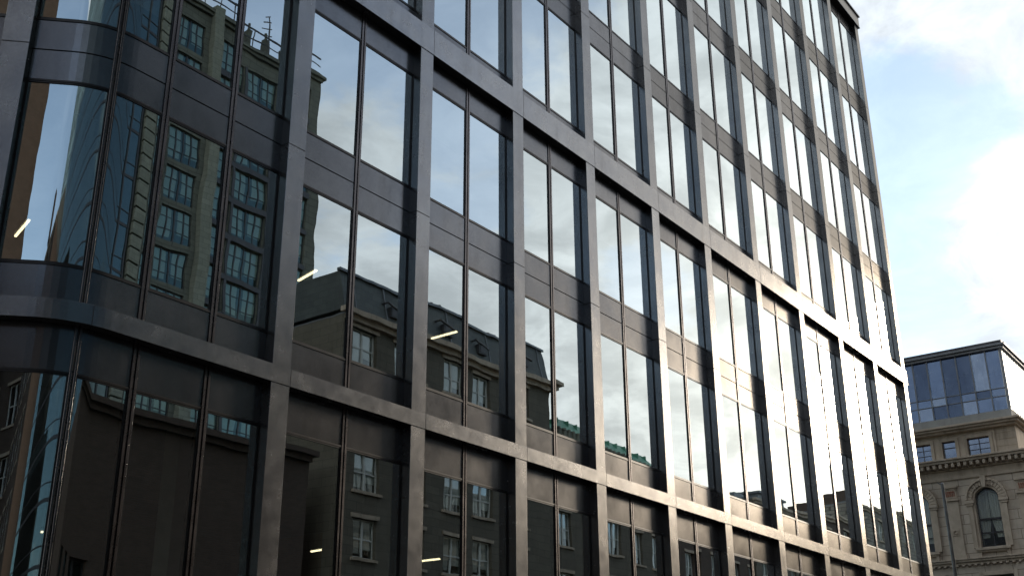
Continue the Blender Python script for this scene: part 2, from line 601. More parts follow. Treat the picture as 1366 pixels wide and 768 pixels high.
def window(a, b, mulls, z0, z1):
    fr = MB()
    t = 0.035
    cells = []
    xs = [a] + sum([[m - MW, m + MW] for m in mulls], []) + [b]
    for i in range(0, len(xs), 2):
        cells.append((xs[i], xs[i + 1]))
    for (x0, x1) in cells:
        pbox(fr, x0, x1, 0.174, 0.24, z0, z0 + t)
        pbox(fr, x0, x1, 0.174, 0.24, z1 - t, z1)
        pbox(fr, x0, x1, 0.166, 0.1775, z0 - 0.014, z0 + 0.012)
        pbox(fr, x0, x1, 0.166, 0.1775, z1 - 0.012, z1 + 0.014)
        pbox(fr, x0, x0 + 0.022, 0.174, 0.24, z0 + t, z1 - t)
        pbox(fr, x1 - 0.022, x1, 0.174, 0.24, z0 + t, z1 - t)
    wo_ = fr.build('window', M['frame'], office)
    for (x0, x1) in cells:
        g = MB()
        st = stations(x0 + 0.018, x1 - 0.018, 0.06)
        o = len(g.v)
        for s in st:
            g.v += [P(s, GD, z0 + t - 0.004), P(s, GD, z1 - t + 0.004)]
        for i in range(len(st) - 1):
            g.f.append([2 * i, 2 * i + 2, 2 * i + 3, 2 * i + 1])
            g.m.append(0)
        go = g.build('glass_pane', M['glass'], wo_, smooth=len(st) > 2)
        if z0 > 10.5 and brnd.random() < 0.38:
            drop = brnd.choice((0.25, 0.4, 0.4, 0.6, 0.75, 1.0)) * (z1 - z0 - 0.12)
            bd = MB()
            pbox(bd, x0 + 0.06, x1 - 0.06, 0.262, 0.268, z1 - 0.06 - drop, z1 - 0.05)
            pbox(bd, x0 + 0.06, x1 - 0.06, 0.255, 0.275, z1 - 0.085 - drop, z1 - 0.06 - drop)
            bd.build('roller_blind', M['office_blind'], wo_)
    return wo_


def spandrel(a, b, mulls, z0, z1, kind):
    mb = MB()
    xs = [a] + sum([[m - MW, m + MW] for m in mulls], []) + [b]
    for i in range(0, len(xs), 2):
        x0, x1 = xs[i], xs[i + 1]
        if kind == 'double':
            zm = (z0 + z1) / 2 + 0.0
            pbox(mb, x0, x1, GD - 0.012, 0.30, z0, zm - 0.008)
            pbox(mb, x0, x1, GD - 0.012, 0.30, zm + 0.008, z1)
            pbox(mb, x0, x1, GD + 0.02, 0.29, zm - 0.008, zm + 0.008, 1)
        else:
            pbox(mb, x0, x1, GD - 0.012, 0.30, z0, z1)
    return mb.build('spandrel_panel' if kind != 'plinth' else 'plinth', [M['bronze_panel'], M['joint']], office, bevel=0.003)


bays = []
for i in range(len(COLX) - 1):
    a, b = COLX[i] + CW, COLX[i + 1]
    bays.append((a, b, [(a + b) / 2 - 0.005]))
bays.append((LCOL[0] + CW, COLX[0], [-2.94, -2.04, -0.87]))
bays.append((LCOL[1] + CW, LCOL[0], [(LCOL[1] + CW + LCOL[0]) / 2]))
bays.append((LCOL[2] + CW, LCOL[1], [(LCOL[2] + CW + LCOL[1]) / 2]))

for (a, b, ms) in bays:
    for (tz0, tz1, rows) in TIERS:
        for m_ in ms:
            mullion(m_, tz0 + 0.02, tz1 - 0.002)
        for (z0, z1, kind) in rows:
            if kind == 'win':
                window(a, b, ms, z0, z1)
            else:
                spandrel(a, b, ms, z0, z1, kind)

# floors, ceilings and inner walls
def inner_strip(name, mat, d0, d1, z0, z1):
    mb = MB()
    pbox(mb, SEND, ENDX - 0.35, d0, d1, z0, z1)
    return mb.build(name, mat, office)


# (curved inner floors are cut before the arc's centre, so the deep part is a plain block)
def slab(z0, z1):
    mb = MB()
    pbox(mb, SEND, ENDX - 0.35, 0.302, 1.15, z0, z1)
    mb.poly([(-13.0, 10.6, z0), (-3.05, 1.35, z0), (-2.3, 1.148, z0), (ENDX - 0.35, 1.148, z0), (ENDX - 0.35, 12, z0), (-13.0, 12, z0),
             (-13.0, 10.6, z1), (-3.05, 1.35, z1), (-2.3, 1.148, z1), (ENDX - 0.35, 1.148, z1), (ENDX - 0.35, 12, z1), (-13.0, 12, z1)],
            [(5, 4, 3, 2, 1, 0), (6, 7, 8, 9, 10, 11), (0, 1, 7, 6), (1, 2, 8, 7), (2, 3, 9, 8), (3, 4, 10, 9), (4, 5, 11, 10), (5, 0, 6, 11)])
    return mb.build('floor_slab', M['ceiling'], office)


for z0, z1 in ((0.0, 0.12), (5.98, 7.22), (10.02, 10.84), (13.34, 14.62), (17.45, 18.22), (21.20, 21.98), (25.02, 25.80), (28.95, 29.9)):
    slab(z0, z1)
mb = MB()
mb.box(-13.0, ENDX, 12.0, 12.3, 0, 29.9)
mb.build('back_wall', M['inner_wall'], office)
mb = MB()
mb.box(ENDX - 0.34, ENDX - 0.01, 0.41, 12.0, 0, 29.37)
mb.build('end_wall', M['bronze'], office, bevel=0.004)
mb = MB()
mb.poly([P(SEND, 0.3, 0), P(SEND, 0.5, 0), (-13.0, 12.3, 0), (-13.3, 12.3, 0), P(SEND, 0.3, 29.3), P(SEND, 0.5, 29.3), (-13.0, 12.3, 29.3), (-13.3, 12.3, 29.3)],
        [(3, 2, 1, 0), (4, 5, 6, 7), (0, 1, 5, 4), (1, 2, 6, 5), (2, 3, 7, 6), (3, 0, 4, 7)])
mb.build('end_wall', M['bronze'], office)
# inner partitions and columns seen through the glass
for (x, y0, y1, z0, z1, mt) in ((1.9, 5.2, 5.5, 7.22, 10.02, 'inner_wall'),):
    pass
mb = MB()
for z0, z1 in ((0.12, 5.98), (7.22, 10.02), (10.84, 13.34), (14.62, 17.45), (18.22, 21.2), (21.98, 25.02), (25.8, 28.95)):
    mb.box(-6.0, ENDX - 0.4, 8.6, 8.75, z0 + 0.002, z1 - 0.002)
mb.build('inner_wall', M['inner_wall'], office)
for i, x in enumerate(COLX[1:-1:2]):
    mb = MB()
    for z0, z1 in ((0.12, 5.98), (7.22, 10.02), (10.84, 13.34)):
        mb.box(x - 0.05, x + 0.41, 1.4, 1.86, z0 + 0.002, z1 - 0.002)
    mb.build('inner_column', M['ceiling'], office)
for (xa, xb) in ((-0.27, 0.09), (3.98, 4.42), (10.2, 10.6)):
    mb = MB()
    mb.box(xa, xb, 1.4, 1.75, 0.122, 5.978)
    mb.build('inner_column', M['plaster'], office)
mb = MB()
mb.box(7.4, 8.0, 5.0, 8.59, 0.122, 5.97)
mb.box(12.3, 15.0, 6.5, 8.59, 0.122, 5.97)
mb.box(0.9, 3.2, 6.5, 8.59, 7.222, 10.018)
mb.build('timber_wall', M['timber'], office)

# roof and cornice
mb = MB()
pprofile(mb, SEND - 0.3, ENDX + 0.12, [(-0.05, B3[0]), (0.42, B3[0]), (0.42, B3[1] - 0.1), (-0.05, B3[1] - 0.1)])
cor = mb.build('cornice', M['bronze'], office, bevel=0.006)
mb = MB()
pprofile(mb, SEND - 0.4, ENDX + 0.18, [(-0.10, B3[1] - 0.1), (0.6, B3[1] - 0.1), (0.6, B3[1] - 0.04), (-0.10, B3[1] - 0.04)])
mb.build('coping', M['frame'], cor)
mb = MB()
pprofile(mb, SEND - 0.33, ENDX + 0.135, [(-0.065, B3[0] - 0.03), (0.40, B3[0] - 0.03), (0.40, B3[0] + 0.012), (-0.065, B3[0] + 0.012)])
mb.build('drip_edge', M['frame'], cor)
mb = MB()
mb.box(-13.0, ENDX + 0.2, 0.61, 12.2, 29.9, 29.95)
mb.build('roof', M['concrete'], office)

# linear lamps hanging under the office ceilings
tubes = [((3.18, 2.89), (3.02, 2.25), 9.75, 'lit ceiling tube behind glass at the end of the mirrored mansard side wall'),
         ((7.24, 3.02), (7.22, 2.30), 9.75, 'longest lit ceiling tube, in front of the mirrored mansard roof and its vents'),
         ((10.80, 2.70), (10.76, 2.38), 9.75, 'short lit ceiling tube beside the mullion where the mirrored mansard roof ends'),
         ((-1.17, 5.27), (-1.40, 4.50), 9.75, 'bright lit ceiling tube behind the curved corner pane above the lower band'),
         ((6.15, 5.20), (6.11, 4.60), 5.3, 'short lit tube low in the ground floor glass beside the mirrored warehouse end'),
         ((8.54, 4.30), (8.56, 3.78), 5.3, 'short lit tube low in ground floor glass beside the mirrored brick sash windows'),
         ((0.46, 5.84), (0.70, 5.80), 5.0, 'tiny lit tube low in the dark ground floor glass near the curved corner')]
for (a, b, z, lb) in tubes:
    lt = thing('ceiling_lamp', lb, 'lamp', (a[0], a[1], z), 'strip lamps under the office ceilings')
    dx, dy = b[0] - a[0], b[1] - a[1]
    ln = math.hypot(dx, dy)
    ux, uy = dx / ln, dy / ln
    nx, ny = -uy, ux
    for nm, mt, hw, h0, h1 in (('tube', M['tube'], 0.019, 0.0, 0.03), ('case', M['tube_case'], 0.04, 0.036, 0.10)):
        mb = MB()
        c = [(-nx * hw, -ny * hw), (nx * hw, ny * hw), (dx + nx * hw, dy + ny * hw), (dx - nx * hw, dy - ny * hw)]
        mb.poly([(p[0], p[1], h0) for p in c] + [(p[0], p[1], h1) for p in c],
                [(3, 2, 1, 0), (4, 5, 6, 7), (0, 1, 5, 4), (1, 2, 6, 5), (2, 3, 7, 6), (3, 0, 4, 7)])
        mb.build(nm, mt, lt)
    mb = MB()
    for k in (0.15, 0.85):
        top = {9.75: 10.02, 5.3: 5.98, 5.0: 5.98}[z] - z
        if top > 0.12:
            mb.cyl((dx * k, dy * k, 0.10), (dx * k, dy * k, top), 0.006, n=6)
    if mb.v:
        mb.build('hanger', M['tube_case'], lt)

# ================================================================== the stone building at the end of the street
XF = 42.0
DEP = 16.0
YR, YL = -1.32, 12.0          # right corner and left end (towards +y)
cls = thing('stone_building', 'ornate tan limestone corner building with arched windows and a blue glass penthouse', 'building')


def xbox(mb, y0, y1, z0, z1, d0, d1, mi=0):
    mb.box(XF + d0, XF + d1, min(y0, y1), max(y0, y1), z0, z1, mi)


# wall with arched openings
pitch = 3.0
arches = [0.60 + pitch * k for k in range(4)]
HW, ZS, SILL = 0.50, 11.50, 9.42
mb = MB()
zt, zb = 12.50, 9.02
ys = [YR] + sum([[c - HW, c + HW] for c in arches], []) + [YL]
for i in range(0, len(ys), 2):
    xbox(mb, ys[i], ys[i + 1], zb, zt, 0, 0.5)
for c in arches:
    xbox(mb, c - HW, c + HW, zb, SILL, 0, 0.5)
    n = 14
    for k in range(n):
        a0, a1 = math.pi * k / n, math.pi * (k + 1) / n
        q = [(c + HW * math.cos(a0), ZS + HW * math.sin(a0)), (c + HW * math.cos(a1), ZS + HW * math.sin(a1))]
        pts = [(q[0][0], q[0][1]), (q[1][0], q[1][1]), (q[1][0], zt), (q[0][0], zt)]
        mb.poly([(XF, y, z) for y, z in pts] + [(XF + 0.5, y, z) for y, z in pts],
                [(0, 1, 2, 3), (7, 6, 5, 4), (0, 4, 5, 1), (1, 5, 6, 2), (2, 6, 7, 3), (3, 7, 4, 0)])
mb.box(XF + 0.5, XF + DEP, YR, YR + 0.5, 0, zt)                 # side wall
lower = [(YR, YL)]
# storey below: rectangular openings with segmental panels
zz0, zz1 = 4.6, 8.25
ys = [YR] + sum([[c - 0.62, c + 0.62] for c in arches], []) + [YL]
for i in range(0, len(ys), 2):
    xbox(mb, ys[i], ys[i + 1], 0, 8.77, 0.0, 0.5)
for c in arches:
    xbox(mb, c - 0.62, c + 0.62, 0, zz0, 0, 0.5)
    xbox(mb, c - 0.62, c + 0.62, zz1, 8.77, 0, 0.5)
wall = mb.build('wall', M['ashlar'], cls)
mb = MB()
mb.box(XF + 1.6, XF + DEP, YR + 0.5, YL, 0, 13.3)
mb.build('core', M['inner_wall'], cls)


def archring(mb, c, r0, r1, d0, d1, n=16, mi=0, z=ZS, gap=0.0):
    for k in range(n):
        a0, a1 = math.pi * (k + gap) / n, math.pi * (k + 1 - gap) / n
        pts = [(c + r0 * math.cos(a0), z + r0 * math.sin(a0)), (c + r1 * math.cos(a0), z + r1 * math.sin(a0)),
               (c + r1 * math.cos(a1), z + r1 * math.sin(a1)), (c + r0 * math.cos(a1), z + r0 * math.sin(a1))]
        mb.poly([(XF + d0, y, zz) for y, zz in pts] + [(XF + d1, y, zz) for y, zz in pts],
                [(0, 1, 2, 3), (7, 6, 5, 4), (0, 4, 5, 1), (1, 5, 6, 2), (2, 6, 7, 3), (3, 7, 4, 0)], mi)


for ci, c in enumerate(arches):
    # surround
    mb = MB()
    archring(mb, c, HW, HW + 0.10, -0.05, 0.02)
    archring(mb, c, HW + 0.10, HW + 0.30, -0.10, 0.02, gap=0.05)
    archring(mb, c, HW + 0.30, HW + 0.40, -0.16, 0.02)
    for sg in (-1, 1):
        xbox(mb, c + sg * HW, c + sg * (HW + 0.12), SILL, ZS - 0.06, -0.05, 0.02)
        xbox(mb, c + sg * (HW + 0.12), c + sg * (HW + 0.32), SILL, ZS - 0.16, -0.10, 0.02)
        xbox(mb, c + sg * (HW + 0.02), c + sg * (HW + 0.42), ZS - 0.16, ZS - 0.02, -0.18, 0.02)
        xbox(mb, c + sg * (HW + 0.08), c + sg * (HW + 0.38), ZS - 0.26, ZS - 0.16, -0.14, 0.02)
    # keystone, wedge shaped
    kz0, kz1 = ZS + HW - 0.02, ZS + HW + 0.50
    pts = [(c - 0.07, kz0), (c + 0.07, kz0), (c + 0.13, kz1), (c - 0.13, kz1)]
    mb.poly([(XF - 0.22, y, z) for y, z in pts] + [(XF + 0.02, y, z) for y, z in pts],
            [(0, 1, 2, 3), (7, 6, 5, 4), (0, 4, 5, 1), (1, 5, 6, 2), (2, 6, 7, 3), (3, 7, 4, 0)])
    mb.build('window_surround', M['stone'], cls, bevel=0.012)
    # sash window
    fr = MB()
    t = 0.055
    xbox(fr, c - HW, c - HW + t, SILL, ZS, 0.16, 0.24)
    xbox(fr, c + HW - t, c + HW, SILL, ZS, 0.16, 0.24)
    xbox(fr, c - HW + t, c + HW - t, SILL, SILL + 0.09, 0.16, 0.24)
    xbox(fr, c - HW + t, c + HW - t, 10.62, 10.69, 0.14, 0.24)
    xbox(fr, c - HW + t, c + HW - t, 10.05, 10.10, 0.17, 0.23)
    xbox(fr, c - 0.014, c + 0.014, SILL + 0.09, 10.05, 0.17, 0.22)
    xbox(fr, c - 0.014, c + 0.014, 10.10, 10.62, 0.17, 0.22)
    archring(fr, c, HW - t, HW - 0.001, 0.16, 0.24)
    wn = fr.build('window', M['dark_cap'], cls)
    g = MB()
    n = 18
    pts = [(c - HW + 0.02, SILL + 0.02), (c + HW - 0.02, SILL + 0.02)] + [(c + (HW - 0.02) * math.cos(math.pi * k / n), ZS + (HW - 0.02) * math.sin(math.pi * k / n)) for k in range(n + 1)]
    g.poly([(XF + 0.20, y, z) for y, z in pts], [tuple(range(len(pts)))])
    g.build('glass_pane', M['far_glass'], wn)
    # net curtains, drawn apart at the foot
    cu = MB()
    for sg in (-1, 1):
        k = 22
        for j in range(k):
            f0, f1 = j / k, (j + 1) / k
            for zi in range(8):
                za, zb_ = 9.85 + (12.0 - 9.85) * zi / 8, 9.85 + (12.0 - 9.85) * (zi + 1) / 8

                def yy(f, z):
                    gather = max(0.0, min(1.0, (z - 9.85) / 0.8))
                    inner = HW * (0.34 - 0.32 * gather)
                    return c + sg * (inner + (HW - inner) * f)

                def lim(y, z):
                    if z > ZS:
                        h = math.sqrt(max(0.0004, HW * HW - (z - ZS) ** 2)) - 0.01
                        return c + max(-h, min(h, y - c))
                    return y
                def dd(f):
                    return XF + 0.25 + 0.02 * math.sin(f * 31)
                cu.poly([(dd(f0), lim(yy(f0, za), za), za), (dd(f1), lim(yy(f1, za), za), za), (dd(f1), lim(yy(f1, zb_), zb_), zb_), (dd(f0), lim(yy(f0, zb_), zb_), zb_)], [(0, 1, 2, 3)])
    cu.build('curtain', M['curtain'], wn)
    # sill on two brackets
    sl_ = MB()
    xbox(sl_, c - HW - 0.22, c + HW + 0.22, SILL - 0.12, SILL - 0.001, -0.22, 0.10)
    xbox(sl_, c - HW - 0.16, c + HW + 0.16, SILL - 0.20, SILL - 0.12, -0.14, 0.0)
    for sg in (-1, 1):
        xbox(sl_, c + sg * (HW + 0.02), c + sg * (HW + 0.16), SILL - 0.38, SILL - 0.20, -0.12, 0.0)
    sl_.build('sill', M['stone'], wn, bevel=0.01)
    # pier between this arch and the next, with a carved capital panel
    for pc in ((c + pitch / 2,) if ci else (c + pitch / 2, c - pitch / 2 - 0.12)):
        if pc > YL - 0.4:
            continue
        pm = MB()
        w2 = 0.29 if pc > 0 else 0.30
        xbox(pm, pc - w2, pc + w2, 9.02, 11.55, -0.06, 0.002)
        xbox(pm, pc - w2 - 0.05, pc + w2 + 0.05, 9.02, 9.20, -0.10, 0.0)
        xbox(pm, pc - w2 - 0.05, pc + w2 + 0.05, 11.55, 11.64, -0.14, 0.0)
        xbox(pm, pc - w2, pc + w2, 11.64, 12.12, -0.07, 0.0)
        xbox(pm, pc - w2 - 0.06, pc + w2 + 0.06, 12.12, 12.22, -0.15, 0.0)
        # frame of the carved panel
        for a_, b_, c_, d_ in ((pc - w2 + .03, pc + w2 - .03, 11.67, 11.71), (pc - w2 + .03, pc + w2 - .03, 12.05, 12.09),
                               (pc - w2 + .03, pc - w2 + .07, 11.71, 12.05), (pc + w2 - .07, pc + w2 - .03, 11.71, 12.05)):
            xbox(pm, a_, b_, c_, d_, -0.10, -0.06)
        # rosette lower down
        xbox(pm, pc - 0.16, pc + 0.16, 10.02, 10.34, -0.085, -0.055)
        for k in range(8):
            a0 = math.pi * k / 4
            pm.cyl((XF - 0.085, pc + 0.085 * math.cos(a0), 10.18 + 0.085 * math.sin(a0)), (XF - 0.13, pc + 0.07 * math.cos(a0), 10.18 + 0.07 * math.sin(a0)), 0.04, 0.02, 7)
        # carved leaves of the capital
        po = pm.build('pier', M['stone'], cls, bevel=0.008)
        lm = MB()
        for k in range(5):
            y = pc - 0.16 + 0.08 * k
            lm.cyl((XF - 0.065, y, 11.76), (XF - 0.11, y + 0.012 * (k - 2), 11.98), 0.035, 0.018, 7)
            lm.cyl((XF - 0.085, y + .03, 11.93), (XF - 0.12, y + .03, 11.99), 0.028, 0.018, 7)
        lm.build('carving', M['stone_red'], po)

# string course, frieze, dentils, cornice: wrap round the right corner
def wrap(mb, z0, z1, proud, mi=0, yl=YL, yr=YR, x0=XF):
    mb.poly([(x0 - proud, yl, z0), (x0 + 0.2, yl, z0), (x0 + 0.2, yr + 0.2, z0), (x0 + DEP, yr + 0.2, z0), (x0 + DEP, yr - proud, z0), (x0 - proud, yr - proud, z0),
             (x0 - proud, yl, z1), (x0 + 0.2, yl, z1), (x0 + 0.2, yr + 0.2, z1), (x0 + DEP, yr + 0.2, z1), (x0 + DEP, yr - proud, z1), (x0 - proud, yr - proud, z1)],
            [(0, 1, 2, 5), (2, 3, 4, 5), (11, 8, 7, 6), (11, 10, 9, 8), (0, 6, 7, 1), (1, 7, 8, 2), (2, 8, 9, 3), (3, 9, 10, 4), (4, 10, 11, 5), (5, 11, 6, 0)], mi)


mb = MB()
wrap(mb, 8.77, 8.87, 0.10)
wrap(mb, 8.87, 8.96, 0.20)
wrap(mb, 8.96, 9.02, 0.26)
y = YR + 0.1
while y < YL:
    xbox(mb, y, y + 0.12, 8.70, 8.775, -0.16, 0.0)
    y += 0.26
mb.build('string_course', M['stone'], cls, bevel=0.01)
mb = MB()
wrap(mb, 12.48, 12.60, 0.08)
wrap(mb, 12.60, 12.90, 0.03)
wrap(mb, 12.90, 12.97, 0.12)
wrap(mb, 12.97, 13.10, 0.16)
wrap(mb, 13.10, 13.17, 0.30)
wrap(mb, 13.17, 13.28, 0.50)
wrap(mb, 13.28, 13.36, 0.58)
mb.build('cornice', M['stone'], cls, bevel=0.01)
mb = MB()
y = YR
k = 0
while y < YL:
    xbox(mb, y, y + 0.13, 12.975, 13.165, -0.46, -0.16)
    y += 0.27
mb.build('dentil_row', M['stone'], cls, bevel=0.012)
mb = MB()
x = XF + 0.1
while x < XF + DEP:
    mb.box(x, x + 0.13, YR - 0.46, YR - 0.16, 12.975, 13.165)
    x += 0.27
mb.build('dentil_row', M['stone'], cls, bevel=0.012)

# attic storey
AY = -1.02
AXF = XF + 0.18
mb = MB()
wins = [(0.14, 1.09), (1.62, 2.20), (2.72, 3.50), (4.1, 4.9), (5.5, 6.3), (6.9, 7.7), (8.4, 9.2), (10.0, 10.8)]
az0, az1 = 13.50, 14.28
ys = [AY] + sum([list(q) for q in wins], []) + [YL]
for i in range(0, len(ys), 2):
    mb.box(AXF, AXF + 0.4, ys[i], ys[i + 1], 13.3, 14.62)
for a, b in wins:
    mb.box(AXF, AXF + 0.4, a, b, 13.3, az0)
    mb.box(AXF, AXF + 0.4, a, b, az1, 14.62)
mb.box(AXF + 0.4, XF + DEP, AY, AY + 0.4, 13.3, 14.62)
mb.build('attic_wall', M['stone'], cls)
mb = MB()
for a, b in wins:
    mb = MB()
    for (y0, y1, z0, z1) in ((a - 0.14, a, az0 - 0.02, az1 + 0.14), (b, b + 0.14, az0 - 0.02, az1 + 0.14), (a, b, az1, az1 + 0.14)):
        mb.box(AXF - 0.045, AXF + 0.01, y0, y1, z0, z1)
    mb.build('window_surround', M['stone'], cls, bevel=0.006)
mb = MB()
for z in (13.75, 14.05, 14.35):
    mb.box(AXF - 0.02, AXF + 0.01, AY + 0.0, -0.1, z - 0.012, z + 0.012)
for q in (-0.08,):
    mb.box(AXF - 0.06, AXF + 0.01, q - 0.05, q + 0.03, 13.36, 14.62)
mb.build('corner_quoin', M['stone'], cls, bevel=0.006)
for i, (a, b) in enumerate(wins):
    fr = MB()
    t = 0.035
    for (y0, y1, z0, z1) in ((a, a + t, az0, az1), (b - t, b, az0, az1), (a + t, b - t, az0, az0 + t), (a + t, b - t, az1 - t, az1)):
        fr.box(AXF + 0.12, AXF + 0.2, y0, y1, z0, z1)
    if i != 1:
        fr.box(AXF + 0.13, AXF + 0.19, (a + b) / 2 - 0.018, (a + b) / 2 + 0.018, az0 + t, az1 - t)
        for z in (az0 + 0.27, az0 + 0.52):
            fr.box(AXF + 0.135, AXF + 0.185, a + t, b - t, z - 0.014, z + 0.014)
    else:
        fr.box(AXF + 0.13, AXF + 0.19, a + t, b - t, az1 - 0.30, az1 - 0.26)
    wn = fr.build('window', M['dark_cap'], cls)
    g = MB()
    g.poly([(AXF + 0.16, a + .01, az0 + .01), (AXF + 0.16, b - .01, az0 + .01), (AXF + 0.16, b - .01, az1 - .01), (AXF + 0.16, a + .01, az1 - .01)], [(0, 1, 2, 3)])
    g.build('glass_pane', M['blue_glass_pale'], wn)
mb = MB()
mb.box(AXF + 0.9, XF + DEP, AY + 0.4, YL, 13.3, 14.6)
mb.build('core', M['inner_wall'], cls)
mb = MB()
wrap(mb, 14.60, 14.70, 0.10, yr=AY)
wrap(mb, 14.70, 14.80, 0.24, yr=AY)
wrap(mb, 14.80, 14.90, 0.34, yr=AY)
mb.build('upper_cornice', M['stone'], cls, bevel=0.01)
mb = MB()
wrap(mb, 14.90, 15.30, -0.02, yr=AY)
mb.build('parapet', M['concrete'], cls, bevel=0.01)

# glass penthouse
PY = -0.98
PXF = XF + 0.12
pent = MB()
step = 0.66
ys = [PY + 0.04 + step * k for k in range(20)]
for y in ys:
    pent.box(PXF - 0.05, PXF + 0.10, y - 0.028, y + 0.028, 15.30, 18.12)
for z in (15.32, 15.95, 16.32):
    pent.box(PXF - 0.005, PXF + 0.06, ys[0] + 0.028, ys[-1], z - 0.018, z + 0.018)
pe = pent.build('penthouse_frame', M['cap'], cls)
random.seed(3)
tones = [M['blue_glass_pale'], M['blue_glass'], M['blue_glass_deep']]
order = [1, 1, 0, 2, 2, 0, 1, 0, 1, 2, 0, 1, 1, 2, 0, 1, 2, 0, 1]
for i in range(len(ys) - 1):
    a, b = ys[i] + 0.028, ys[i + 1] - 0.028
    for j, (z0, z1) in enumerate(((15.34, 15.93), (15.97, 16.30), (16.34, 18.12))):
        g = MB()
        q = lambda: PXF + 0.03 + random.uniform(0, .010)
        g.poly([(q(), a, z0), (q(), b, z0), (q(), b, z1), (q(), a, z1)], [(0, 1, 2, 3)])
        g.build('glass_pane', tones[(order[i] + (j if i % 3 else 0)) % 3], pe)
# blinds behind some panes, at different heights
bl = MB()
for i, (h0, h1) in enumerate([(17.0, 18.1), (15.3, 18.1), (0, 0), (15.3, 16.3), (0, 0), (16.3, 18.1), (0, 0), (15.3, 17.2), (15.3, 18.1)]):
    if h1:
        bl.box(PXF + 0.22, PXF + 0.25, ys[i] + 0.1, ys[i] + 0.1 + (0.5 if i % 2 else 0.3), h0, h1)
bl.build('blind', M['curtain'], cls)
mb = MB()
mb.box(PXF + 3.2, XF + DEP, PY + 0.3, YL, 15.3, 18.1)
mb.build('penthouse_core', M['inner_wall'], cls)
mb = MB()
mb.box(PXF + 0.0, XF + DEP, PY + 0.3, YL, 15.28, 15.31)
mb.build('penthouse_floor', M['concrete'], cls)
# side wall of white fins
mb = MB()
mb.box(PXF + 0.12, XF + DEP, PY + 0.12, PY + 0.2, 15.3, 18.12)
mb.build('penthouse_side', M['cap'], cls)
mb = MB()
x = PXF + 0.02
while x < XF + DEP:
    mb.box(x, x + 0.30, PY - 0.03, PY + 0.12, 15.3, 18.12)
    x += 0.42
mb.build('side_fins', M['white_fin'], cls, bevel=0.01)
mb = MB()
wrap(mb, 18.12, 18.24, 0.14, yr=PY, x0=PXF)
wrap(mb, 18.24, 18.34, 0.24, yr=PY, x0=PXF)
mb.box(PXF + 0.1, XF + DEP, PY + 0.1, YL, 18.15, 18.33)
mb.build('penthouse_roof', M['cap'], cls, bevel=0.008)
mb = MB()
wrap(mb, 18.40, 18.50, 0.10, yr=PY, x0=PXF)
for k in range(14):
    mb.cyl((PXF - 0.02, PY + 0.1 + k * 0.9, 18.34), (PXF - 0.02, PY + 0.1 + k * 0.9, 18.42), 0.03, n=6)
mb.build('roof_rail', M['dark_cap'], cls)
# lower storey windows
for c in arches:
    fr = MB()
    t = 0.06
    for (y0, y1, z0, z1) in ((c - .62, c - .62 + t, zz0, zz1), (c + .62 - t, c + .62, zz0, zz1), (c - .62 + t, c + .62 - t, zz0, zz0 + t), (c - .62 + t, c + .62 - t, zz1 - t, zz1), (c - .02, c + .02, zz0 + t, zz1 - t)):
        fr.box(XF + 0.2, XF + 0.28, y0, y1, z0, z1)
    wn = fr.build('window', M['dark_cap'], cls)
    g = MB()
    g.poly([(XF + 0.24, c - .6, zz0 + .02), (XF + 0.24, c + .6, zz0 + .02), (XF + 0.24, c + .6, zz1 - .02), (XF + 0.24, c - .6, zz1 - .02)], [(0, 1, 2, 3)])
    g.build('glass_pane', M['far_glass'], wn)
    mb = MB()
    for (y0, y1, z0, z1) in ((c - .80, c - .62, zz0, zz1 + .16), (c + .62, c + .80, zz0, zz1 + .16), (c - .62, c + .62, zz1, zz1 + .16)):
        xbox(mb, y0, y1, z0, z1, -0.05, 0.02)
    mb.build('window_surround', M['stone'], cls, bevel=0.01)

# ================================================================== lamp post before the stone building
lp = thing('lamp_post', 'slim dark metal post rising in front of the tan stone building', 'lamp post', (36.0, 0.735, 0))
# placed on the sight line of the photograph's post at a real distance
mb = MB()
mb.cyl((0, 0, 0), (0, 0, 1.2), 0.11, 0.10, 16)
mb.cyl((0, 0, 1.2), (0, 0, 11.15), 0.085, 0.06, 16)
mb.cyl((0, 0, 1.2), (0, 0, 1.28), 0.13, 0.11, 16)
lpole = mb.build('pole', M['pole_metal'], lp)
mb = MB()
mb.cyl((0, 0, 11.15), (0, 0, 11.22), 0.07, 0.02, 12)
mb.cyl((0, 0.0, 11.10), (0.0, 0.20, 11.24), 0.02, 0.014, 8)
mb.build('finial', M['pole_metal'], lp)


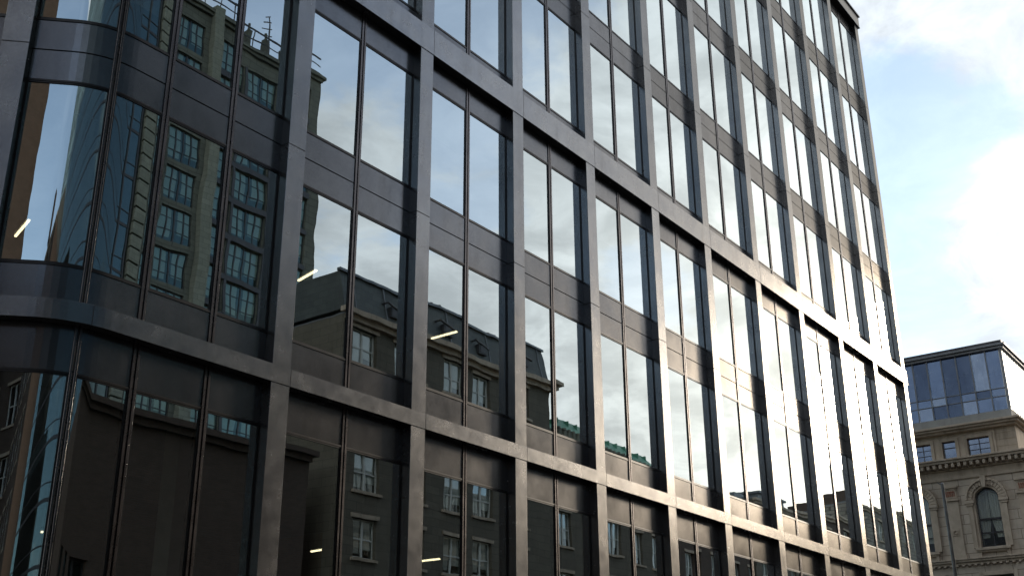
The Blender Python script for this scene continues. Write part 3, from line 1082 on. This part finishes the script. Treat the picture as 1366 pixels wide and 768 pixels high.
# ================================================================== buildings across the street (seen in the glass)
def street_block(name, label, x0, x1, yf, depth, zt, wall_mat, floors, cols, opts=None, cat='building', facing=1):
    """a block whose front looks along +y at y = yf. floors = [(z0, z1)], cols = [(xa, xb)]; wall has real openings"""
    o = thing(name, label, cat)
    opts = opts or {}
    rec = opts.get('recess', 0.18)
    th = 0.45
    mb = MB()
    cols = sorted(cols)
    xs = [x0] + sum([list(c) for c in cols], []) + [x1]
    for i in range(0, len(xs), 2):
        mb.box(xs[i], xs[i + 1], yf - th, yf, 0, zt)
    for (a, b) in cols:
        zs = [0] + sum([list(f) for f in sorted(floors)], []) + [zt]
        for i in range(0, len(zs), 2):
            mb.box(a, b, yf - th, yf, zs[i], zs[i + 1])
    mb.box(x0, x0 + th, yf - depth, yf - th, 0, zt)
    mb.box(x1 - th, x1, yf - depth, yf - th, 0, zt)
    mb.box(x0 + th, x1 - th, yf - depth, yf - depth + th, 0, zt)
    mb.build('wall', wall_mat, o)
    mb = MB()
    mb.box(x0 + th, x1 - th, yf - depth + th, yf - 2.4, 0, zt - 0.3)
    mb.build('core', M['inner_wall'], o)
    mb = MB()
    mb.box(x0 + 0.1, x1 - 0.1, yf - depth + 0.1, yf - 0.1, zt, zt + 0.12)
    mb.build('roof', opts.get('roof', M['cap']), o)
    # one window of each width, copied
    protos = {}
    lights = opts.get('lights', 2)
    n_ = 0
    for (a, b) in cols:
        for (z0, z1) in floors:
            key = (round(b - a, 3), round(z1 - z0, 3))
            if n_ >= 100:
                break
            n_ += 1
            if key not in protos:
                wdt, h = key
                fr = MB()
                t = 0.07
                fm = opts.get('frame', M['white_paint'])
                fr.box(0, t, -rec - .06, -rec, 0, h)
                fr.box(wdt - t, wdt, -rec - .06, -rec, 0, h)
                fr.box(t, wdt - t, -rec - .06, -rec, 0, t)
                fr.box(t, wdt - t, -rec - .06, -rec, h - t, h)
                for q in range(1, lights):
                    xq = wdt * q / lights
                    fr.box(xq - t * .7, xq + t * .7, -rec - .06, -rec + .02, t, h - t)
                for q in opts.get('bars', (0.5,)):
                    fr.box(t, wdt - t, -rec - .055, -rec - .005, h * q - 0.03, h * q + 0.03)
                f_o = fr.build('window', fm, o)
                g = MB()
                g.poly([(0.02, -rec - .03, .02), (wdt - .02, -rec - .03, .02), (wdt - .02, -rec - .03, h - .02), (0.02, -rec - .03, h - .02)], [(0, 1, 2, 3)])
                g_o = g.build('glass_pane', opts.get('glass', M['far_glass']), f_o)
                s_o = None
                if opts.get('sill', True):
                    s_ = MB()
                    s_.box(-0.12, wdt + 0.12, -0.02, 0.10, -0.12, -0.002)
                    s_.box(-0.10, wdt + 0.10, -0.02, 0.06, h + 0.002, h + 0.16)
                    s_o = s_.build('sill', opts.get('trim', M['stone']), f_o)
                cu_o = None
                if opts.get('blinds', False):
                    c_ = MB()
                    c_.box(0.1, wdt * 0.42, -rec - 0.09, -rec - 0.07, h * 0.12, h - 0.05)
                    c_.box(wdt * 0.6, wdt - 0.1, -rec - 0.09, -rec - 0.07, h * 0.25, h - 0.05)
                    cu_o = c_.build('blind', M['curtain'], f_o)
                protos[key] = [f_o, [q for q in (g_o, s_o, cu_o) if q]]
                f_o.location = (a, yf, z0)
            else:
                f0, kids = protos[key]
                f_c = f0.copy()
                COL.objects.link(f_c)
                f_c.parent = o
                f_c.location = (a, yf, z0)
                for q in kids:
                    qc = q.copy()
                    COL.objects.link(qc)
                    qc.parent = f_c
    # cornices at given heights
    for (z0, z1, pr) in opts.get('cornices', []):
        mb = MB()
        mb.box(x0 - 0.0, x1 + 0.0, yf, yf + pr * .5, z0, (z0 + z1) / 2)
        mb.box(x0 - pr * .5, x1 + pr * .5, yf, yf + pr, (z0 + z1) / 2, z1)
        mb.build('cornice', opts.get('trim', M['stone']), o)
    return o


YO = -20.02
# tall stone office tower, set back behind the row
YT = -52.6
fl = [(3.0 + 3.24 * k, 3.0 + 3.24 * k + 2.72) for k in range(16)]
tower = street_block('stone_tower', 'tall dim stone office tower mirrored in the left bay, with banks of gridded windows', 32.4, 50.6, YT, 20, 56.6, M['tower_stone'], fl,
                     [(34.5, 37.3), (38.8, 42.35), (42.6, 45.95), (46.2, 49.5)],
                     dict(lights=4, bars=(0.3, 0.66), frame=M['dark_cap'], sill=False, cornices=[(55.6, 56.2, 0.5), (2.0, 2.5, 0.3)], trim=M['tower_stone'], glass=M['tower_glass'], blinds=True))
mb = MB()
for k in range(16):
    z = 3.0 + 3.24 * k
    mb.box(38.75, 49.55, YT + 0.002, YT + 0.10, z - 0.50, z - 0.02)
    for x in (42.475, 46.075):
        mb.box(x - 0.13, x + 0.13, YT + 0.002, YT + 0.14, z - 0.02, z + 2.74)
mb.build('spandrel_strip', M['dark_cap'], tower)
mb = MB()
zz = 0.0
while zz < 56.5:
    mb.box(32.42, 34.0, YT, YT + 0.45, zz, min(zz + 1.05, 56.6) - 0.12)
    zz += 1.05
mb.box(37.72, 38.66, YT, YT + 0.6, 0.0, 56.6)
mb.build('pier', M['pale_stone'], tower, bevel=0.03)
mb = MB()
x = 32.6
while x < 50.6:
    mb.cyl((x, YT - 0.15, 56.7), (x, YT - 0.15, 58.2), 0.05, n=6)
    x += 1.5
mb.box(32.5, 50.6, YT - 0.2, YT - 0.10, 58.15, 58.28)
mb.box(32.5, 50.6, YT - 0.18, YT - 0.12, 57.4, 57.48)
mb.build('roof_rail', M['dark_cap'], tower)
mb = MB()
for x in (42.9, 44.7, 46.6):
    mb.box(x - 0.22, x + 0.22, YT - 0.9, YT - 0.45, 56.7, 58.3)
    mb.cyl((x, YT - 0.68, 58.3), (x, YT - 0.68, 58.8), 0.16, 0.08, 10)
    mb.cyl((x, YT - 0.68, 58.8), (x, YT - 0.68, 59.0), 0.12, 0.12, 10)
mb.build('finial', M['tower_stone'], tower)
mast = MB()
mast.cyl((46.0, YT - 1.8, 56.7), (46.0, YT - 1.8, 62.0), 0.09, 0.05, 8)
for z, l in ((59.6, 0.9), (60.4, 0.75), (61.1, 0.6), (61.7, 0.4)):
    mast.cyl((46.0 - l, YT - 1.8, z), (46.0 + l * .3, YT - 1.8, z + 0.4), 0.05, n=6)
ms = mast.build('roof_mast', M['dark_cap'])
tag(ms, 'thin antenna mast with cross arms on the roof of the stone tower', 'mast')

# dark glass office left of it
GX0, GX1, GZ = -58.0, 32.0, 84.0
dg = thing('glass_office', 'dark green glass office tower standing left of the stone tower', 'building')
mb = MB()
mb.box(GX0 + 1, GX1 - 0.6, YT - 20, YT - 1.5, 0, GZ)
mb.build('core', M['inner_wall'], dg)
mb = MB()
g = MB()
x = GX0
while x <= GX1:
    mb.box(x - 0.07, x + 0.07, YT - 0.06, YT + 0.16, 0, GZ)
    x += 1.5
for k in range(24):
    mb.box(GX0, GX1, YT - 0.04, YT + 0.06, 3.6 * k, 3.6 * k + 0.22)
    mb.box(GX0, GX1, YT - 0.04, YT + 0.05, 3.6 * k + 1.1, 3.6 * k + 1.18)
mb.build('frame', M['dark_cap'], dg)
g.poly([(GX0, YT, 0), (GX1, YT, 0), (GX1, YT, GZ), (GX0, YT, GZ), (GX0, YT - 20, 0), (GX0, YT - 20, GZ), (GX1, YT - 20, 0), (GX1, YT - 20, GZ)], [(0, 1, 2, 3), (0, 3, 5, 4), (1, 6, 7, 2)])
g.build('glass_wall', M['dark_glass'], dg)

# low dark building in front of the tower
lowd = street_block('brick_warehouse', 'low dark brick warehouse with a pale cornice mirrored in the ground floor glass', 3.5, 20.3, YO, 9, 12.0, M['brick'],
                    [(1.0, 3.4), (4.6, 7.0)], [(4.3, 5.5), (7.0, 8.2), (9.7, 10.9), (17.8, 19.0)],
                    dict(lights=2, bars=(0.5,), frame=M['dark_cap'], cornices=[(11.7, 12.15, 0.4)], trim=M['brick'], glass=M['dark_glass']))
# brick building with the slate mansard
mfl = [(18.35 - 2.72 * k - 1.62, 18.35 - 2.72 * k) for k in range(6)]
mcol = [(22.75 + 2.72 * k + 0.1, 22.75 + 2.72 * k + 1.55) for k in range(5)]
mans = street_block('mansard_building', 'brown brick building with slate mansard roof and white sash window pairs', 21.9, 37.0, YO, 4.6, 18.75, M['tan_stone'], mfl, mcol,
                    dict(lights=2, bars=(0.48,), frame=M['white_paint'], cornices=[(18.55, 19.0, 0.45), (15.9, 16.15, 0.15), (13.2, 13.45, 0.2)], trim=M['stone'], blinds=True, roof=M['cap']))
mb = MB()
zb_, zt_ = 19.0, 20.85
rx0, rx1, ry0, ry1 = 21.9, 37.0, YO - 4.55, YO - 0.02
ins = 0.45
mb.poly([(rx0, ry0, zb_), (rx1, ry0, zb_), (rx1, ry1, zb_), (rx0, ry1, zb_), (rx0 + .05, ry0 + ins, zt_), (rx1 - .05, ry0 + ins, zt_), (rx1 - .05, ry1 - ins, zt_), (rx0 + .05, ry1 - ins, zt_)],
        [(3, 2, 1, 0), (4, 5, 6, 7), (0, 1, 5, 4), (1, 2, 6, 5), (2, 3, 7, 6), (3, 0, 4, 7)])
mb.build('mansard_roof', M['slate'], mans)
mb = MB()
mb.box(rx0 - 0.02, rx1 + 0.02, ry1 - ins - 0.1, ry1 - ins + 0.12, zt_, zt_ + 0.12)
x = rx0 + 1.2
while x < rx1 - 0.5:
    mb.poly([(x, ry1 + 0.03, zb_), (x + .05, ry1 + 0.03, zb_), (x + .05, ry1 - ins + .06, zt_), (x, ry1 - ins + .06, zt_), (x, ry1 - 0.1, zb_), (x + .05, ry1 - 0.1, zb_), (x + .05, ry1 - ins - .1, zt_), (x, ry1 - ins - .1, zt_)],
            [(0, 1, 2, 3), (7, 6, 5, 4), (0, 4, 5, 1), (1, 5, 6, 2), (2, 6, 7, 3), (3, 7, 4, 0)])
    x += 1.9
mb.build('roof_edge', M['cap'], mans)
for x in (28.3, 31.6, 25.2, 34.6):
    mb = MB()
    mb.box(x, x + 0.6, ry1 - 0.6, ry1 + 0.02, 19.5, 20.0)
    mb.cyl((x - 0.3, ry1 + 0.03, 20.1), (x + .75, ry1 + 0.03, 19.85), 0.05, n=8)
    mb.cyl((x - 0.3, ry1 + 0.03, 20.1), (x - 0.3, ry1 - 0.3, 20.1), 0.05, n=8)
    dm = mb.build('vent_unit', M['dark_cap'], mans)
    mb = MB()
    mb.box(x + 0.06, x + 0.54, ry1 + 0.021, ry1 + 0.035, 19.56, 19.94)
    mb.build('grille', M['dark_cap'], dm)
for x in (30.2, 35.6):
    mb = MB()
    mb.box(x, x + 1.1, ry1 - 3.2, ry1 - 2.2, zt_, zt_ + 1.0)
    mb.box(x - .06, x + 1.16, ry1 - 3.26, ry1 - 2.14, zt_ + 1.0, zt_ + 1.12)
    for q in (0.25, 0.8):
        mb.cyl((x + q, ry1 - 2.7, zt_ + 1.12), (x + q, ry1 - 2.7, zt_ + 1.5), 0.12, 0.10, 10)
    mb.build('chimney', M['brick'], mans)

# green copper roofed building and the low row further along
grn = street_block('copper_roofed_building', 'stone building with a green copper roof and ornate white parapet', 37.6, 50.0, YO - 0.6, 12, 16.4, M['tan_stone'],
                   [(16.0 - 3.1 * k - 1.8, 16.0 - 3.1 * k) for k in range(5)], [(38.4 + 2.4 * k, 38.4 + 2.4 * k + 1.3) for k in range(5)],
                   dict(cornices=[(16.1, 16.5, 0.35)], blinds=True))
mb = MB()
x0, x1, y1_ = 37.6, 50.0, YO - 0.9
mb.poly([(x0, y1_ - 11, 17.1), (x1, y1_ - 11, 17.1), (x1, y1_, 17.1), (x0, y1_, 17.1), (x0 + .4, y1_ - 10, 18.05), (x1 - .4, y1_ - 10, 18.05), (x1 - .4, y1_ - 1.0, 18.05), (x0 + .4, y1_ - 1.0, 18.05)],
        [(3, 2, 1, 0), (4, 5, 6, 7), (0, 1, 5, 4), (1, 2, 6, 5), (2, 3, 7, 6), (3, 0, 4, 7)])
for k in range(12):
    xx = x0 + 0.7 + k
    mb.box(xx, xx + 0.05, y1_ - 0.9, y1_ - 0.5, 17.2, 17.9)
mb.build('copper_roof', M['copper'], grn)
mb = MB()
mb.box(x0 + 0.1, x1 - 0.1, y1_ - 11, y1_ + 0.1, 16.52, 17.1)
xx = x0 + 0.3
while xx < x1 - 0.5:
    mb.cyl((xx, YO - 0.75, 16.52), (xx, YO - 0.75, 17.0), 0.10, 0.06, 8)
    mb.cyl((xx, YO - 0.75, 17.0), (xx, YO - 0.75, 17.1), 0.12, 0.12, 8)
    xx += 0.5
mb.build('parapet', M['pale_stone'], grn)

dm = MB()
prof = [(0.9, 0), (0.95, 0.2), (0.85, 0.7), (0.6, 1.15), (0.28, 1.4), (0.1, 1.5), (0.06, 1.9), (0.02, 2.1)]
rings = [[(51.6 + r * math.cos(2 * math.pi * i / 20), YO - 2 + r * math.sin(2 * math.pi * i / 20), 16.2 + z) for i in range(20)] for r, z in prof]
dm.sweep(rings)
low_specs = [
    ('brick_shop_building', 'low dark brick building with a small domed turret, right of the copper roof', 50.6, 60.8, 16.2, 'brick'),
    ('stone_shop_building', 'low stone building with a boxy lift room on its roof', 61.2, 73.4, 16.9, 'tan_stone'),
    ('brown_shop_building', 'brown brick building with a flat roof beyond the boxy lift room', 73.8, 80.6, 17.9, 'brick'),
    ('grey_corner_building', 'taller grey brick building beyond the brown brick one', 81.4, 89.0, 19.9, 'grey_brick'),
    ('rubble_stone_building', 'rough grey stone building last in the row across the street', 90.4, 106.0, 20.4, 'grey_brick'),
]
lows = []
for (nm, lb, x0, x1, zt, mt) in low_specs:
    cols_ = []
    x = x0 + 0.9
    while x + 1.5 < x1:
        cols_.append((x, x + 1.2))
        x += 2.5
    b_ = street_block(nm, lb, x0, x1, YO, 11, zt, M[mt], [(zt - 1.0 - 3.0 * k - 1.6, zt - 1.0 - 3.0 * k) for k in range(5)], cols_, dict(cornices=[(zt - 0.35, zt + 0.02, 0.25)], blinds=True))
    lows.append(b_)
dm.build('turret', M['slate'], lows[0], smooth=True)
mb = MB()
mb.box(65.5, 69.5, YO - 4.5, YO - 1.6, 17.0, 18.1)
mb.box(65.3, 69.7, YO - 4.7, YO - 1.4, 18.1, 18.25)
mb.build('lift_room', M['cap'], lows[1])
mb = MB()
mb.box(62.0, 63.4, YO - 2.6, YO - 1.4, 17.0, 17.6)
mb.build('plant_box', M['cap'], lows[1])
mb = MB()
mb.box(75.0, 76.4, YO - 3.6, YO - 1.6, 18.0, 18.9)
mb.build('chimney', M['brick'], lows[2])
mb = MB()
mb.box(83.0, 84.2, YO - 3.6, YO - 1.6, 20.0, 21.2)
mb.build('chimney', M['brick'], lows[3])

# across the side street on the left, and the far end of the street: what the curved pane mirrors
lft = street_block('corner_brick_building', 'tall dark brick building mirrored at the left of the rounded corner pane', -60, -42, -6.0, 14.95, 46, M['brick'],
                   [(1.2 + 3.5 * k + 0.8, 1.2 + 3.5 * k + 2.9) for k in range(12)], [(-59 + 2.6 * k, -59 + 2.6 * k + 1.5) for k in range(6)], dict(cornices=[(45.4, 46.05, 0.4)], trim=M['stone']))

lowb = street_block('brown_house', 'low red brown brick house mirrored at the foot of the rounded corner pane', -50.0, -27.5, YO - 2.0, 10, 22.5, M['brick'],
                    [(1.2 + 3.5 * k + 0.8, 1.2 + 3.5 * k + 2.9) for k in range(6)], [(-49 + 2.6 * k, -49 + 2.6 * k + 1.4) for k in range(8)], dict(cornices=[(22.1, 22.52, 0.3)]))
mb = MB()
mb.poly([(-50, YO - 2.0, 22.63), (-27.5, YO - 2.0, 22.63), (-27.5, YO - 12, 22.63), (-50, YO - 12, 22.63), (-49.8, YO - 7, 25.8), (-27.7, YO - 7, 25.8)],
        [(0, 1, 5, 4), (2, 3, 4, 5), (1, 2, 5), (3, 0, 4), (3, 2, 1, 0)])
mb.build('pitched_roof', M['slate'], lowb)
mb = MB()
mb.box(-37.6, -36.4, YO - 5.6, YO - 4.4, 24.9, 27.6)
mb.build('chimney', M['brick'], lowb)

# ================================================================== ground
mb = MB()
mb.box(-600, 600, -600, 600, -0.5, -0.13)
structure(mb.build('ground', M['asphalt']))
mb = MB()
mb.box(-400, 400, -17.0, -3.2, -0.40, -0.126)
mb.box(32.6, 40.0, -3.2, 300, -0.40, -0.126)
structure(mb.build('road', M['asphalt']))
mb = MB()
mb.poly([(-18, -3.2, -0.3), (32.4, -3.2, -0.3), (32.4, 14, -0.3), (-18, 14, -0.3), (-18, -3.2, 0.0), (32.4, -3.2, 0.0), (32.4, 14, 0.0), (-18, 14, 0.0)],
        [(3, 2, 1, 0), (4, 5, 6, 7), (0, 1, 5, 4), (1, 2, 6, 5), (2, 3, 7, 6), (3, 0, 4, 7)])
mb.box(-400, 400, -40, -17.0, -0.3, 0.0)
mb.box(40.2, 200, -3.2, 60, -0.3, 0.0)
structure(mb.build('pavement', M['paving']))
mb = MB()
for k in range(-20, 60):
    mb.box(k * 5, k * 5 + 2.5, -10.16, -10.04, -0.13, -0.122)
structure(mb.build('road_marking', M['paint']))
